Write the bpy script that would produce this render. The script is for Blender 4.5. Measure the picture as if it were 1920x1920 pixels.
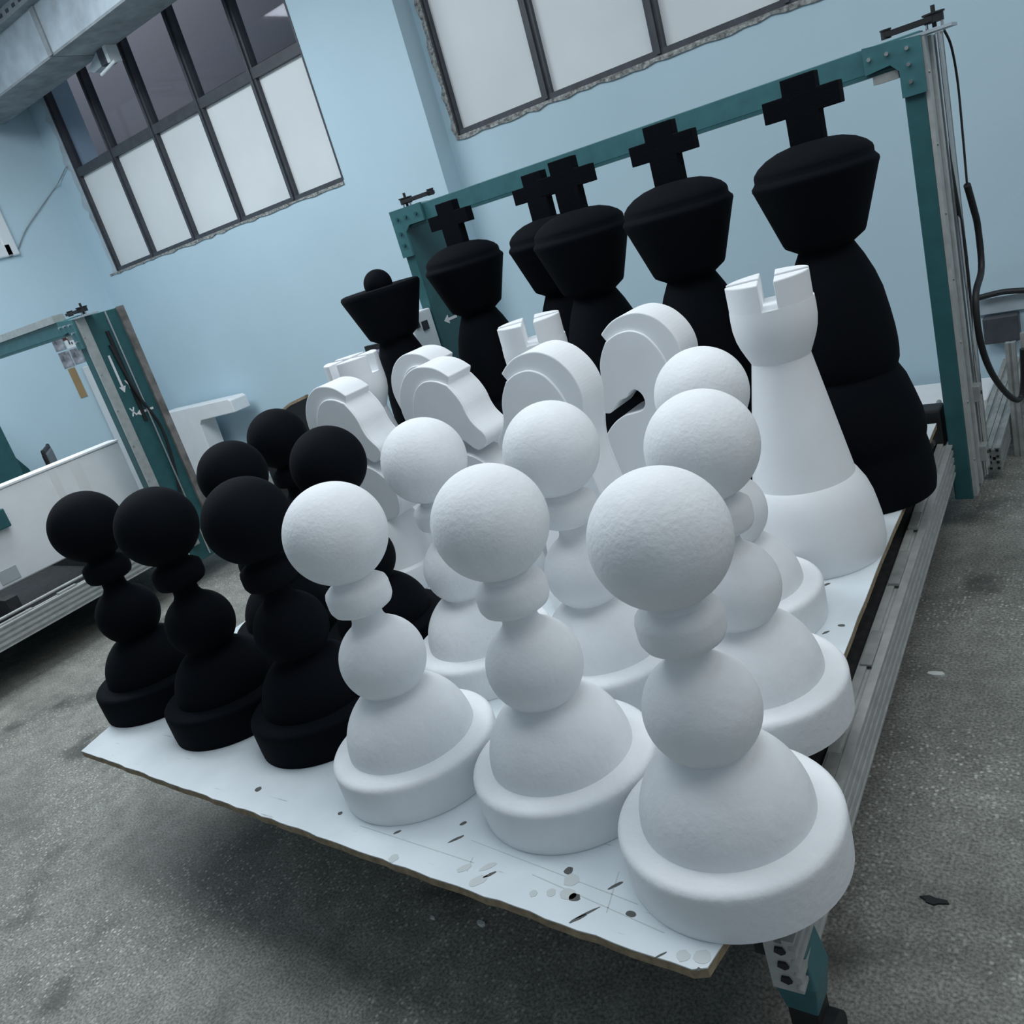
import bpy, math, random
from mathutils import Matrix, Vector
random.seed(7)
for o in list(bpy.data.objects): bpy.data.objects.remove(o)
SC = bpy.context.scene
COL = SC.collection
T = 0.40                     # height of the white board above the floor
PI = math.pi

# ------------------------------------------------------------------ camera
cam_data = bpy.data.cameras.new('camera')
cam_data.sensor_fit = 'HORIZONTAL'; cam_data.sensor_width = 36.0
cam_data.lens = 36.0 * 1600.0 / 1920.0
cam_data.clip_start = 0.02; cam_data.clip_end = 100
cam = bpy.data.objects.new('camera', cam_data); COL.objects.link(cam)
right = Vector((0.7916442, 0.5440409, -0.2780628))
down = Vector((-0.0311479, -0.4185798, -0.9076457))
fwd = Vector((-0.6101879, 0.7271936, -0.3144206))
m = Matrix(((right.x, -down.x, -fwd.x, 0.0), (right.y, -down.y, -fwd.y, 0.0),
            (right.z, -down.z, -fwd.z, 1.00507 + T), (0, 0, 0, 1)))
cam.matrix_world = m
SC.camera = cam

# ------------------------------------------------------------------ world, lamps, exposure
world = bpy.data.worlds.new('world'); SC.world = world; world.use_nodes = True
bg = world.node_tree.nodes['Background']
bg.inputs[0].default_value = (0.72, 0.87, 1.0, 1); bg.inputs[1].default_value = 0.37

def area(name, loc, rot, sx, sy, power, col):
    d = bpy.data.lights.new(name, 'AREA'); d.shape = 'RECTANGLE'; d.size = sx; d.size_y = sy
    d.energy = power; d.color = col
    o = bpy.data.objects.new(name, d); o.location = loc; o.rotation_euler = rot; COL.objects.link(o)
    return o
area('ceiling_lamp_bank', (-1.3, 1.5, 3.55), (0, 0, 0), 3.6, 1.6, 82, (0.88, 0.95, 1.0))
area('ceiling_lamp_bank', (-4.8, 1.9, 3.55), (0, 0, 0), 2.4, 1.6, 130, (0.88, 0.95, 1.0))
area('ceiling_lamp_bank', (1.6, 2.0, 3.5), (0, math.radians(30), 0), 1.6, 2.4, 32, (1.0, 0.96, 0.91))
area('back_room_fill', (-7.6, 4.8, 4.35 + T), (math.radians(35), 0, 0), 4.0, 0.4, 27, (0.95, 0.97, 1.0))  # added unseen fill, brightens the wall behind the clear panes
SC.view_settings.view_transform = 'Standard'; SC.view_settings.look = 'None'
SC.view_settings.gamma = 1.0; SC.view_settings.use_curve_mapping = False
SC.view_settings.exposure = -0.32

# ------------------------------------------------------------------ materials
def mat(name, col, rough=0.7, metal=0.0, spec=0.5, noise=None, bump=None, emit=None):
    """noise=(scale, amount): value mottling; bump=(scale, strength, distance)"""
    mt = bpy.data.materials.new(name); mt.use_nodes = True
    nt = mt.node_tree; b = nt.nodes['Principled BSDF']
    b.inputs['Base Color'].default_value = (*col, 1); b.inputs['Roughness'].default_value = rough
    b.inputs['Metallic'].default_value = metal; b.inputs['Specular IOR Level'].default_value = spec
    tc = nt.nodes.new('ShaderNodeTexCoord')
    if noise:
        n = nt.nodes.new('ShaderNodeTexNoise'); n.inputs['Scale'].default_value = noise[0]; n.inputs['Detail'].default_value = 5
        nt.links.new(tc.outputs['Object'], n.inputs['Vector'])
        r = nt.nodes.new('ShaderNodeValToRGB')
        a = noise[1]
        r.color_ramp.elements[0].position = 0.3; r.color_ramp.elements[1].position = 0.7
        r.color_ramp.elements[0].color = (*[c * (1 - a) for c in col], 1)
        r.color_ramp.elements[1].color = (*[min(1, c * (1 + a)) for c in col], 1)
        nt.links.new(n.outputs['Fac'], r.inputs['Fac']); nt.links.new(r.outputs['Color'], b.inputs['Base Color'])
    if bump:
        n2 = nt.nodes.new('ShaderNodeTexNoise'); n2.inputs['Scale'].default_value = bump[0]; n2.inputs['Detail'].default_value = 6
        nt.links.new(tc.outputs['Object'], n2.inputs['Vector'])
        bp = nt.nodes.new('ShaderNodeBump'); bp.inputs['Strength'].default_value = bump[1]; bp.inputs['Distance'].default_value = bump[2]
        nt.links.new(n2.outputs['Fac'], bp.inputs['Height']); nt.links.new(bp.outputs['Normal'], b.inputs['Normal'])
    if emit:
        b.inputs['Emission Color'].default_value = (*emit[0], 1); b.inputs['Emission Strength'].default_value = emit[1]
    return mt

M = {}
M['white'] = mat('white_foam_coat', (0.80, 0.82, 0.84), 0.85, spec=0.2, noise=(14, 0.035), bump=(70, 0.35, 0.004))
M['white_head'] = mat('white_foam_coat_rough', (0.80, 0.82, 0.84), 0.85, spec=0.2, noise=(18, 0.04), bump=(120, 0.30, 0.004))
M['smooth_white'] = mat('white_foam_smooth', (0.80, 0.82, 0.84), 0.8, spec=0.25, noise=(9, 0.03), bump=(120, 0.12, 0.002))
M['black'] = mat('black_foam_coat', (0.0016, 0.0026, 0.0048), 0.85, spec=0.11, bump=(160, 0.25, 0.003))
M['teal'] = mat('teal_paint', (0.022, 0.098, 0.108), 0.45, noise=(20, 0.12))
M['teal_light'] = mat('teal_paint_light', (0.040, 0.140, 0.155), 0.45, noise=(20, 0.12))
M['alu'] = mat('aluminium', (0.46, 0.475, 0.465), 0.4, metal=0.35, noise=(30, 0.12))
M['alu_dull'] = mat('aluminium_dull', (0.33, 0.345, 0.335), 0.5, metal=0.3, noise=(25, 0.2))
M['steel'] = mat('bright_steel', (0.62, 0.62, 0.62), 0.22, metal=0.9)
M['dark'] = mat('black_rubber', (0.010, 0.011, 0.013), 0.55)
M['bed'] = mat('dark_bed', (0.022, 0.024, 0.025), 0.8, noise=(40, 0.4))
M['mdf'] = mat('fibreboard_edge', (0.27, 0.21, 0.135), 0.9, noise=(60, 0.3))
M['frame_dark'] = mat('dark_grey_frame', (0.050, 0.056, 0.068), 0.5, noise=(15, 0.2))
M['white_paint'] = mat('white_frame_paint', (0.70, 0.75, 0.78), 0.5)
M['ceil'] = mat('ceiling_paint', (0.72, 0.76, 0.82), 0.9)
M['galv'] = mat('galvanised_steel', (0.46, 0.53, 0.58), 0.5, metal=0.25, noise=(7, 0.18))
M['galv_under'] = mat('shade_toned_steel', (0.26, 0.29, 0.31), 0.7, noise=(9, 0.25))  # darker galv, beam underside shade put into the colour; also other grey steel
M['mortar'] = mat('rough_plaster', (0.30, 0.31, 0.30), 0.95, noise=(60, 0.6), bump=(50, 0.8, 0.02))
M['paper'] = mat('paper', (0.75, 0.77, 0.78), 0.8)
M['photo_print'] = mat('grey_print', (0.26, 0.27, 0.30), 0.6, noise=(22, 0.7))
M['red_print'] = mat('dark_red_print', (0.09, 0.03, 0.035), 0.7)
M['card'] = mat('cardboard', (0.33, 0.23, 0.12), 0.9, noise=(10, 0.1))
M['lilac'] = mat('lilac_plastic', (0.22, 0.20, 0.30), 0.5)
M['mark'] = mat('dark_stain', (0.10, 0.105, 0.10), 0.9)
M['mark_pale'] = mat('pale_stain', (0.56, 0.60, 0.60), 0.9)
M['scrap'] = mat('foam_scrap', (0.65, 0.68, 0.66), 0.9)

def frosted():
    mt = mat('frosted_pane', (0.70, 0.735, 0.75), 0.35, spec=0.4, noise=(1.6, 0.06), emit=((0.85, 0.92, 0.95), 0.03))  # faint glow put into the panes for daylight coming through
    return mt
M['frosted'] = frosted()

def glass():
    mt = bpy.data.materials.new('dark_glass'); mt.use_nodes = True
    nt = mt.node_tree; nt.nodes.remove(nt.nodes['Principled BSDF'])
    out = nt.nodes['Material Output']
    tr = nt.nodes.new('ShaderNodeBsdfTransparent'); tr.inputs[0].default_value = (0.85, 0.86, 0.9, 1)
    gl = nt.nodes.new('ShaderNodeBsdfGlossy'); gl.inputs['Roughness'].default_value = 0.04; gl.inputs[0].default_value = (0.8, 0.8, 0.85, 1)
    mx = nt.nodes.new('ShaderNodeMixShader')
    mx.inputs[0].default_value = 0.035; nt.links.new(tr.outputs[0], mx.inputs[1]); nt.links.new(gl.outputs[0], mx.inputs[2])
    nt.links.new(mx.outputs[0], out.inputs[0])
    return mt
M['glass'] = glass()

def wall_mat():
    mt = mat('pale_blue_wall_paint', (0.37, 0.555, 0.665), 0.75, spec=0.3)
    nt = mt.node_tree; b = nt.nodes['Principled BSDF']
    tc = nt.nodes.new('ShaderNodeTexCoord')
    n = nt.nodes.new('ShaderNodeTexNoise'); n.inputs['Scale'].default_value = 0.9; n.inputs['Detail'].default_value = 6
    n2 = nt.nodes.new('ShaderNodeTexNoise'); n2.inputs['Scale'].default_value = 90; n2.inputs['Detail'].default_value = 3
    nt.links.new(tc.outputs['Object'], n.inputs['Vector']); nt.links.new(tc.outputs['Object'], n2.inputs['Vector'])
    r = nt.nodes.new('ShaderNodeValToRGB')
    r.color_ramp.elements[0].position = 0.3; r.color_ramp.elements[1].position = 0.75
    r.color_ramp.elements[0].color = (0.47, 0.62, 0.70, 1); r.color_ramp.elements[1].color = (0.525, 0.69, 0.78, 1)
    nt.links.new(n.outputs['Fac'], r.inputs['Fac']); nt.links.new(r.outputs['Color'], b.inputs['Base Color'])
    bp = nt.nodes.new('ShaderNodeBump'); bp.inputs['Strength'].default_value = 0.15; bp.inputs['Distance'].default_value = 0.004
    nt.links.new(n2.outputs['Fac'], bp.inputs['Height']); nt.links.new(bp.outputs['Normal'], b.inputs['Normal'])
    return mt
M['wall'] = wall_mat()

def floor_mat():
    mt = mat('worn_terrazzo', (0.2, 0.2, 0.2), 0.6, spec=0.35)
    nt = mt.node_tree; b = nt.nodes['Principled BSDF']; L = nt.links.new
    tc = nt.nodes.new('ShaderNodeTexCoord')
    def noise(s, d=6):
        n = nt.nodes.new('ShaderNodeTexNoise'); n.inputs['Scale'].default_value = s; n.inputs['Detail'].default_value = d
        L(tc.outputs['Object'], n.inputs['Vector']); return n.outputs['Fac']
    def ramp(src, stops):
        r = nt.nodes.new('ShaderNodeValToRGB'); e = r.color_ramp.elements
        e[0].position, e[0].color = stops[0][0], (*stops[0][1], 1); e[1].position, e[1].color = stops[-1][0], (*stops[-1][1], 1)
        for p, c in stops[1:-1]:
            x = e.new(p); x.color = (*c, 1)
        L(src, r.inputs['Fac']); return r.outputs['Color']
    def mix(f, a, c, mode='MIX'):
        x = nt.nodes.new('ShaderNodeMix'); x.data_type = 'RGBA'; x.blend_type = mode
        if isinstance(f, float): x.inputs[0].default_value = f
        else: L(f, x.inputs[0])
        for s, v in ((6, a), (7, c)):
            if isinstance(v, tuple): x.inputs[s].default_value = (*v, 1)
            else: L(v, x.inputs[s])
        return x.outputs[2]
    base = ramp(noise(1.7), [(0.25, (0.150, 0.152, 0.136)), (0.5, (0.245, 0.247, 0.222)), (0.8, (0.310, 0.312, 0.282))])
    fine = mix(1.0, ramp(noise(150, 4), [(0.34, (0.45, 0.45, 0.45)), (0.66, (1.4, 1.4, 1.4))]), ramp(noise(14, 8), [(0.3, (0.72, 0.72, 0.72)), (0.68, (1.15, 1.15, 1.15))]), 'MULTIPLY')
    c1 = mix(0.85, base, fine, 'MULTIPLY')
    v = nt.nodes.new('ShaderNodeTexVoronoi'); v.inputs['Scale'].default_value = 90; L(tc.outputs['Object'], v.inputs['Vector'])
    sep = nt.nodes.new('ShaderNodeSeparateColor'); L(v.outputs['Color'], sep.inputs[0])
    pick = ramp(sep.outputs[0], [(0.52, (0, 0, 0)), (0.72, (1, 1, 1))])
    near = ramp(v.outputs['Distance'], [(0.18, (1, 1, 1)), (0.44, (0, 0, 0))])
    patch = ramp(noise(1.6, 4), [(0.40, (0.05, 0.05, 0.05)), (0.60, (1, 1, 1))])
    msk = mix(1.0, mix(1.0, pick, near, 'MULTIPLY'), patch, 'MULTIPLY')
    c2 = mix(msk, c1, (0.60, 0.60, 0.54))
    dirt = ramp(noise(3.2, 9), [(0.58, (0, 0, 0)), (0.72, (0.85, 0.85, 0.85))])
    c3 = mix(dirt, c2, (0.045, 0.047, 0.043))
    L(c3, b.inputs['Base Color'])
    bp = nt.nodes.new('ShaderNodeBump'); bp.inputs['Strength'].default_value = 0.25; bp.inputs['Distance'].default_value = 0.002
    L(noise(190, 5), bp.inputs['Height']); L(bp.outputs['Normal'], b.inputs['Normal'])
    return mt
M['floor'] = floor_mat()

def board_mat():
    mt = mat('scuffed_white_laminate', (0.74, 0.80, 0.83), 0.42, spec=0.4)
    nt = mt.node_tree; b = nt.nodes['Principled BSDF']; L = nt.links.new
    tc = nt.nodes.new('ShaderNodeTexCoord')
    mp = nt.nodes.new('ShaderNodeMapping'); mp.inputs['Rotation'].default_value = (0, 0, 0.5); mp.inputs['Scale'].default_value = (6, 60, 1)
    L(tc.outputs['Object'], mp.inputs['Vector'])
    n = nt.nodes.new('ShaderNodeTexNoise'); n.inputs['Scale'].default_value = 2.0; n.inputs['Detail'].default_value = 8
    L(mp.outputs[0], n.inputs['Vector'])
    r = nt.nodes.new('ShaderNodeValToRGB'); e = r.color_ramp.elements
    e[0].position = 0.67; e[0].color = (0.72, 0.78, 0.81, 1); e[1].position = 0.76; e[1].color = (0.40, 0.43, 0.45, 1)
    L(n.outputs['Fac'], r.inputs['Fac'])
    n2 = nt.nodes.new('ShaderNodeTexNoise'); n2.inputs['Scale'].default_value = 5; n2.inputs['Detail'].default_value = 6
    L(tc.outputs['Object'], n2.inputs['Vector'])
    r2 = nt.nodes.new('ShaderNodeValToRGB'); e = r2.color_ramp.elements
    e[0].position = 0.3; e[0].color = (0.85, 0.86, 0.87, 1); e[1].position = 0.6; e[1].color = (1, 1, 1, 1)
    L(n2.outputs['Fac'], r2.inputs['Fac'])
    x = nt.nodes.new('ShaderNodeMix'); x.data_type = 'RGBA'; x.blend_type = 'MULTIPLY'; x.inputs[0].default_value = 1
    L(r.outputs[0], x.inputs[6]); L(r2.outputs[0], x.inputs[7]); L(x.outputs[2], b.inputs['Base Color'])
    return mt
M['board'] = board_mat()

# ------------------------------------------------------------------ mesh helpers
class MB:
    def __init__(s): s.v = []; s.f = []; s.sm = []
    def add(s, vs, fs, smooth=False):
        k = len(s.v); s.v += [tuple(p) for p in vs]
        for f in fs: s.f.append([i + k for i in f]); s.sm.append(smooth)
        return s
    def box(s, x0, x1, y0, y1, z0, z1, rz=0.0, c=None):
        vs = [(x, y, z) for z in (z0, z1) for y in (y0, y1) for x in (x0, x1)]
        if rz:
            cx, cy = c or ((x0 + x1) / 2, (y0 + y1) / 2); co, si = math.cos(rz), math.sin(rz)
            vs = [(cx + (x - cx) * co - (y - cy) * si, cy + (x - cx) * si + (y - cy) * co, z) for x, y, z in vs]
        return s.add(vs, [(0, 2, 3, 1), (4, 5, 7, 6), (0, 1, 5, 4), (2, 6, 7, 3), (0, 4, 6, 2), (1, 3, 7, 5)])
    def lathe(s, prof, seg=64, c=(0, 0)):
        vs = []; fs = []; n = len(prof)
        rows = []
        for r, z in prof:
            if r < 1e-6: rows.append([len(vs)]); vs.append((c[0], c[1], z))
            else:
                rows.append(list(range(len(vs), len(vs) + seg)))
                vs += [(c[0] + r * math.cos(2 * PI * k / seg), c[1] + r * math.sin(2 * PI * k / seg), z) for k in range(seg)]
        for a, b in zip(rows, rows[1:]):
            for k in range(seg):
                k2 = (k + 1) % seg
                if len(a) == 1 and len(b) == 1: continue
                if len(a) == 1: fs.append((a[0], b[k2], b[k]))
                elif len(b) == 1: fs.append((a[k], a[k2], b[0]))
                else: fs.append((a[k], a[k2], b[k2], b[k]))
        if len(rows[0]) > 1: fs.append(tuple(reversed(rows[0])))
        if len(rows[-1]) > 1: fs.append(tuple(rows[-1]))
        return s.add(vs, fs, True)
    def prism(s, poly, a, b, axis='y'):
        """poly: 2D points; extruded from a to b along axis"""
        n = len(poly)
        if axis == 'y': mk = lambda p, t: (p[0], t, p[1])
        elif axis == 'x': mk = lambda p, t: (t, p[0], p[1])
        else: mk = lambda p, t: (p[0], p[1], t)
        vs = [mk(p, a) for p in poly] + [mk(p, b) for p in poly]
        area_ = sum(poly[i][0] * poly[(i + 1) % n][1] - poly[(i + 1) % n][0] * poly[i][1] for i in range(n))
        flip = (area_ > 0) == (axis in 'xz')
        fa = list(range(n)); fb = list(range(n, 2 * n))
        fs = [tuple(reversed(fa)) if flip else tuple(fa), tuple(fb) if flip else tuple(reversed(fb))]
        for i in range(n):
            j = (i + 1) % n
            fs.append((i, j, n + j, n + i) if flip else (j, i, n + i, n + j))
        return s.add(vs, fs)
    def tube(s, pts, r, seg=10, smooth_path=True):
        if smooth_path and len(pts) > 2: pts = crom(pts, 6, False)
        P = [Vector(p) for p in pts]; vs = []; fs = []
        up = Vector((0.3, 0.2, 0.9))
        for i, p in enumerate(P):
            t = (P[min(i + 1, len(P) - 1)] - P[max(i - 1, 0)]).normalized()
            a = t.cross(up)
            if a.length < 1e-3: a = t.cross(Vector((1, 0, 0)))
            a.normalize(); b = t.cross(a)
            vs += [tuple(p + r * (math.cos(2 * PI * k / seg) * a + math.sin(2 * PI * k / seg) * b)) for k in range(seg)]
        for i in range(len(P) - 1):
            for k in range(seg):
                k2 = (k + 1) % seg
                fs.append((i * seg + k, i * seg + k2, (i + 1) * seg + k2, (i + 1) * seg + k))
        fs.append(tuple(reversed(range(seg)))); fs.append(tuple(range((len(P) - 1) * seg, len(P) * seg)))
        return s.add(vs, fs, True)
    def cyl(s, a, b, r, seg=20): return s.tube([a, b], r, seg, False)
    def obj(s, name, material, parent=None, mats=None, bevel=None, loc=None):
        me = bpy.data.meshes.new(name); me.from_pydata(s.v, [], s.f); me.update()
        me.polygons.foreach_set('use_smooth', s.sm)
        me.materials.append(material)
        o = bpy.data.objects.new(name, me); COL.objects.link(o)
        if any(s.sm):
            try: me.set_sharp_from_angle(angle=math.radians(38))
            except Exception: pass
        if bevel:
            bv = o.modifiers.new('bevel', 'BEVEL'); bv.width = bevel; bv.segments = 2; bv.limit_method = 'ANGLE'; bv.angle_limit = math.radians(40)
        if parent: o.parent = parent
        if loc: o.location = loc
        return o

def crom(pts, n=6, closed=False):
    out = []; N = len(pts); d = len(pts[0])
    rng = range(N if closed else N - 1)
    for i in rng:
        p0 = pts[(i - 1) % N] if closed or i > 0 else pts[0]
        p1 = pts[i]; p2 = pts[(i + 1) % N]
        p3 = pts[(i + 2) % N] if closed or i + 2 < N else pts[-1]
        for k in range(n):
            t = k / n
            out.append(tuple(0.5 * (2 * p1[a] + (-p0[a] + p2[a]) * t + (2 * p0[a] - 5 * p1[a] + 4 * p2[a] - p3[a]) * t * t
                             + (-p0[a] + 3 * p1[a] - 3 * p2[a] + p3[a]) * t ** 3) for a in range(d)))
    if not closed: out.append(tuple(pts[-1]))
    return out

def thing(name, label, cat, loc=(0, 0, 0), rz=0, group=None):
    o = bpy.data.objects.new(name, None); COL.objects.link(o)
    o.location = loc; o.rotation_euler = (0, 0, rz); o.empty_display_size = 0.05
    o['label'] = label; o['category'] = cat
    if group: o['group'] = group
    return o
def tag(o, label, cat, group=None):
    o['label'] = label; o['category'] = cat
    if group: o['group'] = group
    return o
def struct(o, label=None, cat=None):
    o['kind'] = 'structure'
    if label: o['label'] = label
    if cat: o['category'] = cat
    return o
def copy_tree(o, parent=None):
    c = o.copy(); COL.objects.link(c); c.parent = parent
    for ch in list(o.children): copy_tree(ch, c)
    return c

# ------------------------------------------------------------------ the room
YW = 4.2; YR = 4.35; XL = -7.127; ZC = 3.5 + T; XE = 3.2
fl = MB().box(XL - 0.3, XE, -2.6, YR + 0.3, -0.1, 0.0).obj('floor', M['floor'])
struct(fl, 'worn grey speckled terrazzo workshop floor', 'floor')
# back wall, left part with the tall window, and the protruding pier
W1 = (-6.84, -4.05, 1.50 + T, 3.30 + T)
b = MB()
b.box(XL - 0.2, W1[0], YW, YW + 0.25, 0, ZC); b.box(W1[1], -3.275, YW, YW + 0.25, 0, ZC)
b.box(W1[0], W1[1], YW, YW + 0.25, 0, W1[2]); b.box(W1[0], W1[1], YW, YW + 0.25, W1[3], ZC)
wb = struct(b.obj('wall_back', M['wall']), 'pale blue painted back wall under the tall divided window', 'wall')
W2 = (-3.2, -0.63, 1.515 + T, 3.30 + T)
b = MB()
b.box(-3.275, W2[0], YR, YR + 0.2, 0, ZC); b.box(W2[1], XE, YR, YR + 0.2, 0, ZC)
b.box(W2[0], W2[1], YR, YR + 0.2, 0, W2[2]); b.box(W2[0], W2[1], YR, YR + 0.2, W2[3], ZC)
struct(b.obj('wall_back_recess', M['wall']), 'pale blue painted wall bay behind the black kings', 'wall')
W3 = (2.45, 3.585, 1.85 + T, 2.95 + T)
b = MB()
b.box(XL - 0.2, XL, -2.6, W3[0], 0, ZC); b.box(XL - 0.2, XL, W3[1], YW, 0, ZC)
b.box(XL - 0.2, XL, W3[0], W3[1], 0, W3[2]); b.box(XL - 0.2, XL, W3[0], W3[1], W3[3], ZC)
struct(b.obj('wall_left', M['wall']), 'pale blue side wall with pinned prints', 'wall')
struct(MB().box(XL - 0.2, XE, 2.3, YR + 0.3, ZC, ZC + 0.1).obj('ceiling', M['ceil']), 'white ceiling above the steel beam', 'ceiling')

# rough unpainted plaster along the sills and jambs (trim)
def rough_strip(name, p0, p1, w, proud, axis, n=40, m=M['mortar']):
    """ragged strip lying on a y=const wall from p0 to p1 (x,z), hanging w wide"""
    poly_t = []; poly_b = []
    for i in range(n + 1):
        t = i / n; x = p0[0] + (p1[0] - p0[0]) * t; z = p0[1] + (p1[1] - p0[1]) * t
        k = w * (0.45 + 0.75 * random.random())
        poly_t.append((x, z)); poly_b.append((x, z - k) if axis == 'h' else (x - k, z))
    poly = poly_t + poly_b[::-1]
    return poly
o = MB().prism(rough_strip('t', (W1[0] - 0.12, W1[2]), (W1[1], W1[2]), 0.022, 0, 'h'), YW - 0.008, YW + 0.02).obj('trim_1', M['mortar'])
struct(o)
o = MB().prism(rough_strip('t', (W2[0] - 0.02, W2[2]), (W2[1], W2[2]), 0.026, 0, 'h'), YR - 0.010, YR + 0.02).obj('trim_2', M['mortar'])
struct(o)
o = MB().prism(rough_strip('t', (W2[0], W2[2]), (W2[0], W2[3]), 0.035, 0, 'v'), YR - 0.010, YR + 0.02).obj('trim_3', M['mortar'])
struct(o)
o = MB().prism(rough_strip('t', (W1[0], W1[2]), (W1[0], W1[3]), 0.085, 0, 'v'), YW - 0.008, YW + 0.02).obj('trim_4', M['galv'])
struct(o)

# window 1: ten panes in a dark frame
def window(name, xs, zs, y, lower, upper, fw, label):
    root = bpy.data.objects.new(name, None); COL.objects.link(root); root.location = (xs[0], y, zs[0])
    struct(root, label, 'window')
    def P(mb, nm, mt): 
        o = mb.obj(nm, mt, root); o.location = (-xs[0], -y, -zs[0]); return o
    for i, x in enumerate(xs):
        w = fw * (0.6 if i in (0, len(xs) - 1) else 1)
        P(MB().box(x - w / 2, x + w / 2, y - 0.01, y + 0.05, zs[0], zs[-1]), 'mullion', M['frame_dark'])
        P(MB().box(x - w / 6, x + w / 6, y - 0.024, y - 0.01, zs[0], zs[-1]), 'glazing_bead', M['frame_dark'])
    for j, z in enumerate(zs):
        w = fw * (1.0 if 0 < j < len(zs) - 1 else 0.6)
        P(MB().box(xs[0], xs[-1], y - 0.014, y + 0.05, z - w / 2, z + w / 2), 'transom', M['frame_dark'])
    for i in range(len(xs) - 1):
        for j in range(len(zs) - 1):
            o = P(MB().box(xs[i] + 0.01, xs[i + 1] - 0.01, y + 0.018, y + 0.026, zs[j] + 0.01, zs[j + 1] - 0.01), 'pane', lower if j == 0 else upper)
    return root
window('window_1', [-6.84, -6.30, -5.715, -5.135, -4.545, -4.05], [1.51 + T, 2.285 + T, 3.30 + T], YW + 0.02, M['frosted'], M['glass'], 0.062,
       'tall window with frosted lower panes and dark clear upper panes')
window('window_2', [-3.2, -2.573, -1.903, -1.27, -0.63], [1.525 + T, 3.30 + T], YR + 0.02, M['frosted'], M['frosted'], 0.066,
       'frosted window with dark mullions above the steel gantry')
# dim room behind the clear panes
struct(MB().box(-11.5, W1[1] + 0.6, YW + 1.5, YW + 1.6, 1.2 + T, ZC + 1.2).obj('wall_behind_window', mat('dim_room_wall', (0.30, 0.30, 0.32), 0.9)), 'dim grey wall seen through the clear upper panes', 'wall')
struct(MB().box(-11.5, W1[1] + 0.6, YW + 1.35, YW + 1.5, 2.66 + T, 2.74 + T).obj('trim_5', mat('tan_ledge', (0.16, 0.145, 0.12), 0.8)))
# window 3 in the left wall
root = bpy.data.objects.new('window_3', None); COL.objects.link(root); root.location = (XL, W3[1], W3[2]); struct(root, 'white framed window in the left wall', 'window')
def P3(mb, nm, mt):
    o = mb.obj(nm, mt, root, bevel=0.012 if nm == 'window_frame' else None); o.location = (-XL, -W3[1], -W3[2]); return o
for a in ((W3[0], W3[1], W3[2] - 0.04, W3[2] + 0.06), (W3[0], W3[1], W3[3] - 0.06, W3[3] + 0.04)):
    P3(MB().box(XL - 0.06, XL + 0.035, a[0], a[1], a[2], a[3]), 'window_frame', M['white_paint'])
for a in ((W3[0] - 0.04, W3[0] + 0.05), (W3[1] - 0.06, W3[1] + 0.045)):
    P3(MB().box(XL - 0.06, XL + 0.035, a[0], a[1], W3[2] - 0.04, W3[3] + 0.04), 'window_frame', M['white_paint'])
P3(MB().box(XL - 0.045, XL - 0.02, W3[1] - 0.14, W3[1] - 0.06, W3[2] + 0.05, W3[3] - 0.05), 'sash', M['frame_dark'])
P3(MB().box(XL - 0.05, XL - 0.04, W3[0] + 0.04, W3[1] - 0.05, W3[2] + 0.05, W3[3] - 0.05), 'pane', M['frosted'])

# steel beam under the ceiling, with plates
bm_ = thing('ceiling_beam', 'galvanised steel box beam under the ceiling in front of the window', 'beam', (-4.6, 3.75, 2.78 + T))
def PB(mb, nm, mt, **k):
    o = mb.obj(nm, mt, bm_, **k); o.location = (4.6, -3.75, -2.78 - T); return o
for x0, x1 in ((XL, -5.62), (-5.61, -3.9), (-3.89, -2.4)):
    PB(MB().box(x0, x1, 3.62, 3.64, 2.78 + T, 3.06 + T), 'side_plate', M['galv'])
for x0, x1 in ((XL, -5.62), (-5.61, -3.9), (-3.89, -2.4)):
    PB(MB().box(x0, x1, 3.62, 3.97, 2.765 + T, 2.78 + T), 'bottom_plate', M['galv_under'])
PB(MB().box(-5.64, -5.59, 3.608, 3.62, 2.77 + T, 3.06 + T), 'joint_strip', M['galv_under'])
PB(MB().box(XL, -2.4, 3.55, 3.66, 3.06 + T, 3.13 + T), 'top_angle', M['galv_under'])
PB(MB().box(XL, -2.4, 3.95, 3.97, 2.78 + T, 3.06 + T), 'back_plate', M['galv_under'])
for k in range(34):
    x = XL + 0.25 + k * 0.09
    PB(MB().box(x, x + 0.035, 3.546, 3.55, 3.085 + T, 3.105 + T), 'slot', M['frame_dark'])
# floodlight hanging beside the beam
fl_ = thing('floodlight', 'small steel bracket with white lamp tube under the beam', 'lamp', (-5.42, 3.93, 2.68 + T))
MB().box(-0.50, -0.18, -0.03, 0.03, 0.10, 0.112).obj('bracket', M['galv'], fl_)
MB().prism([(-0.30, 0.02), (-0.10, 0.10), (-0.10, 0.0), (-0.24, -0.01)], -0.03, 0.03).obj('reflector', M['galv'], fl_)
MB().box(-0.12, -0.03, -0.04, 0.04, -0.01, 0.10).obj('lamp_housing', M['frame_dark'], fl_)
MB().box(-0.035, 0.0, -0.045, 0.045, -0.015, 0.11).obj('end_plate', M['white_paint'], fl_)
MB().cyl((-0.17, -0.03, -0.045), (0.03, -0.03, -0.02), 0.011, 14).obj('lamp_tube', M['white_paint'], fl_)
MB().box(-0.07, -0.05, -0.02, 0.02, 0.085, 0.10).obj('hanger', M['galv'], fl_)
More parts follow.
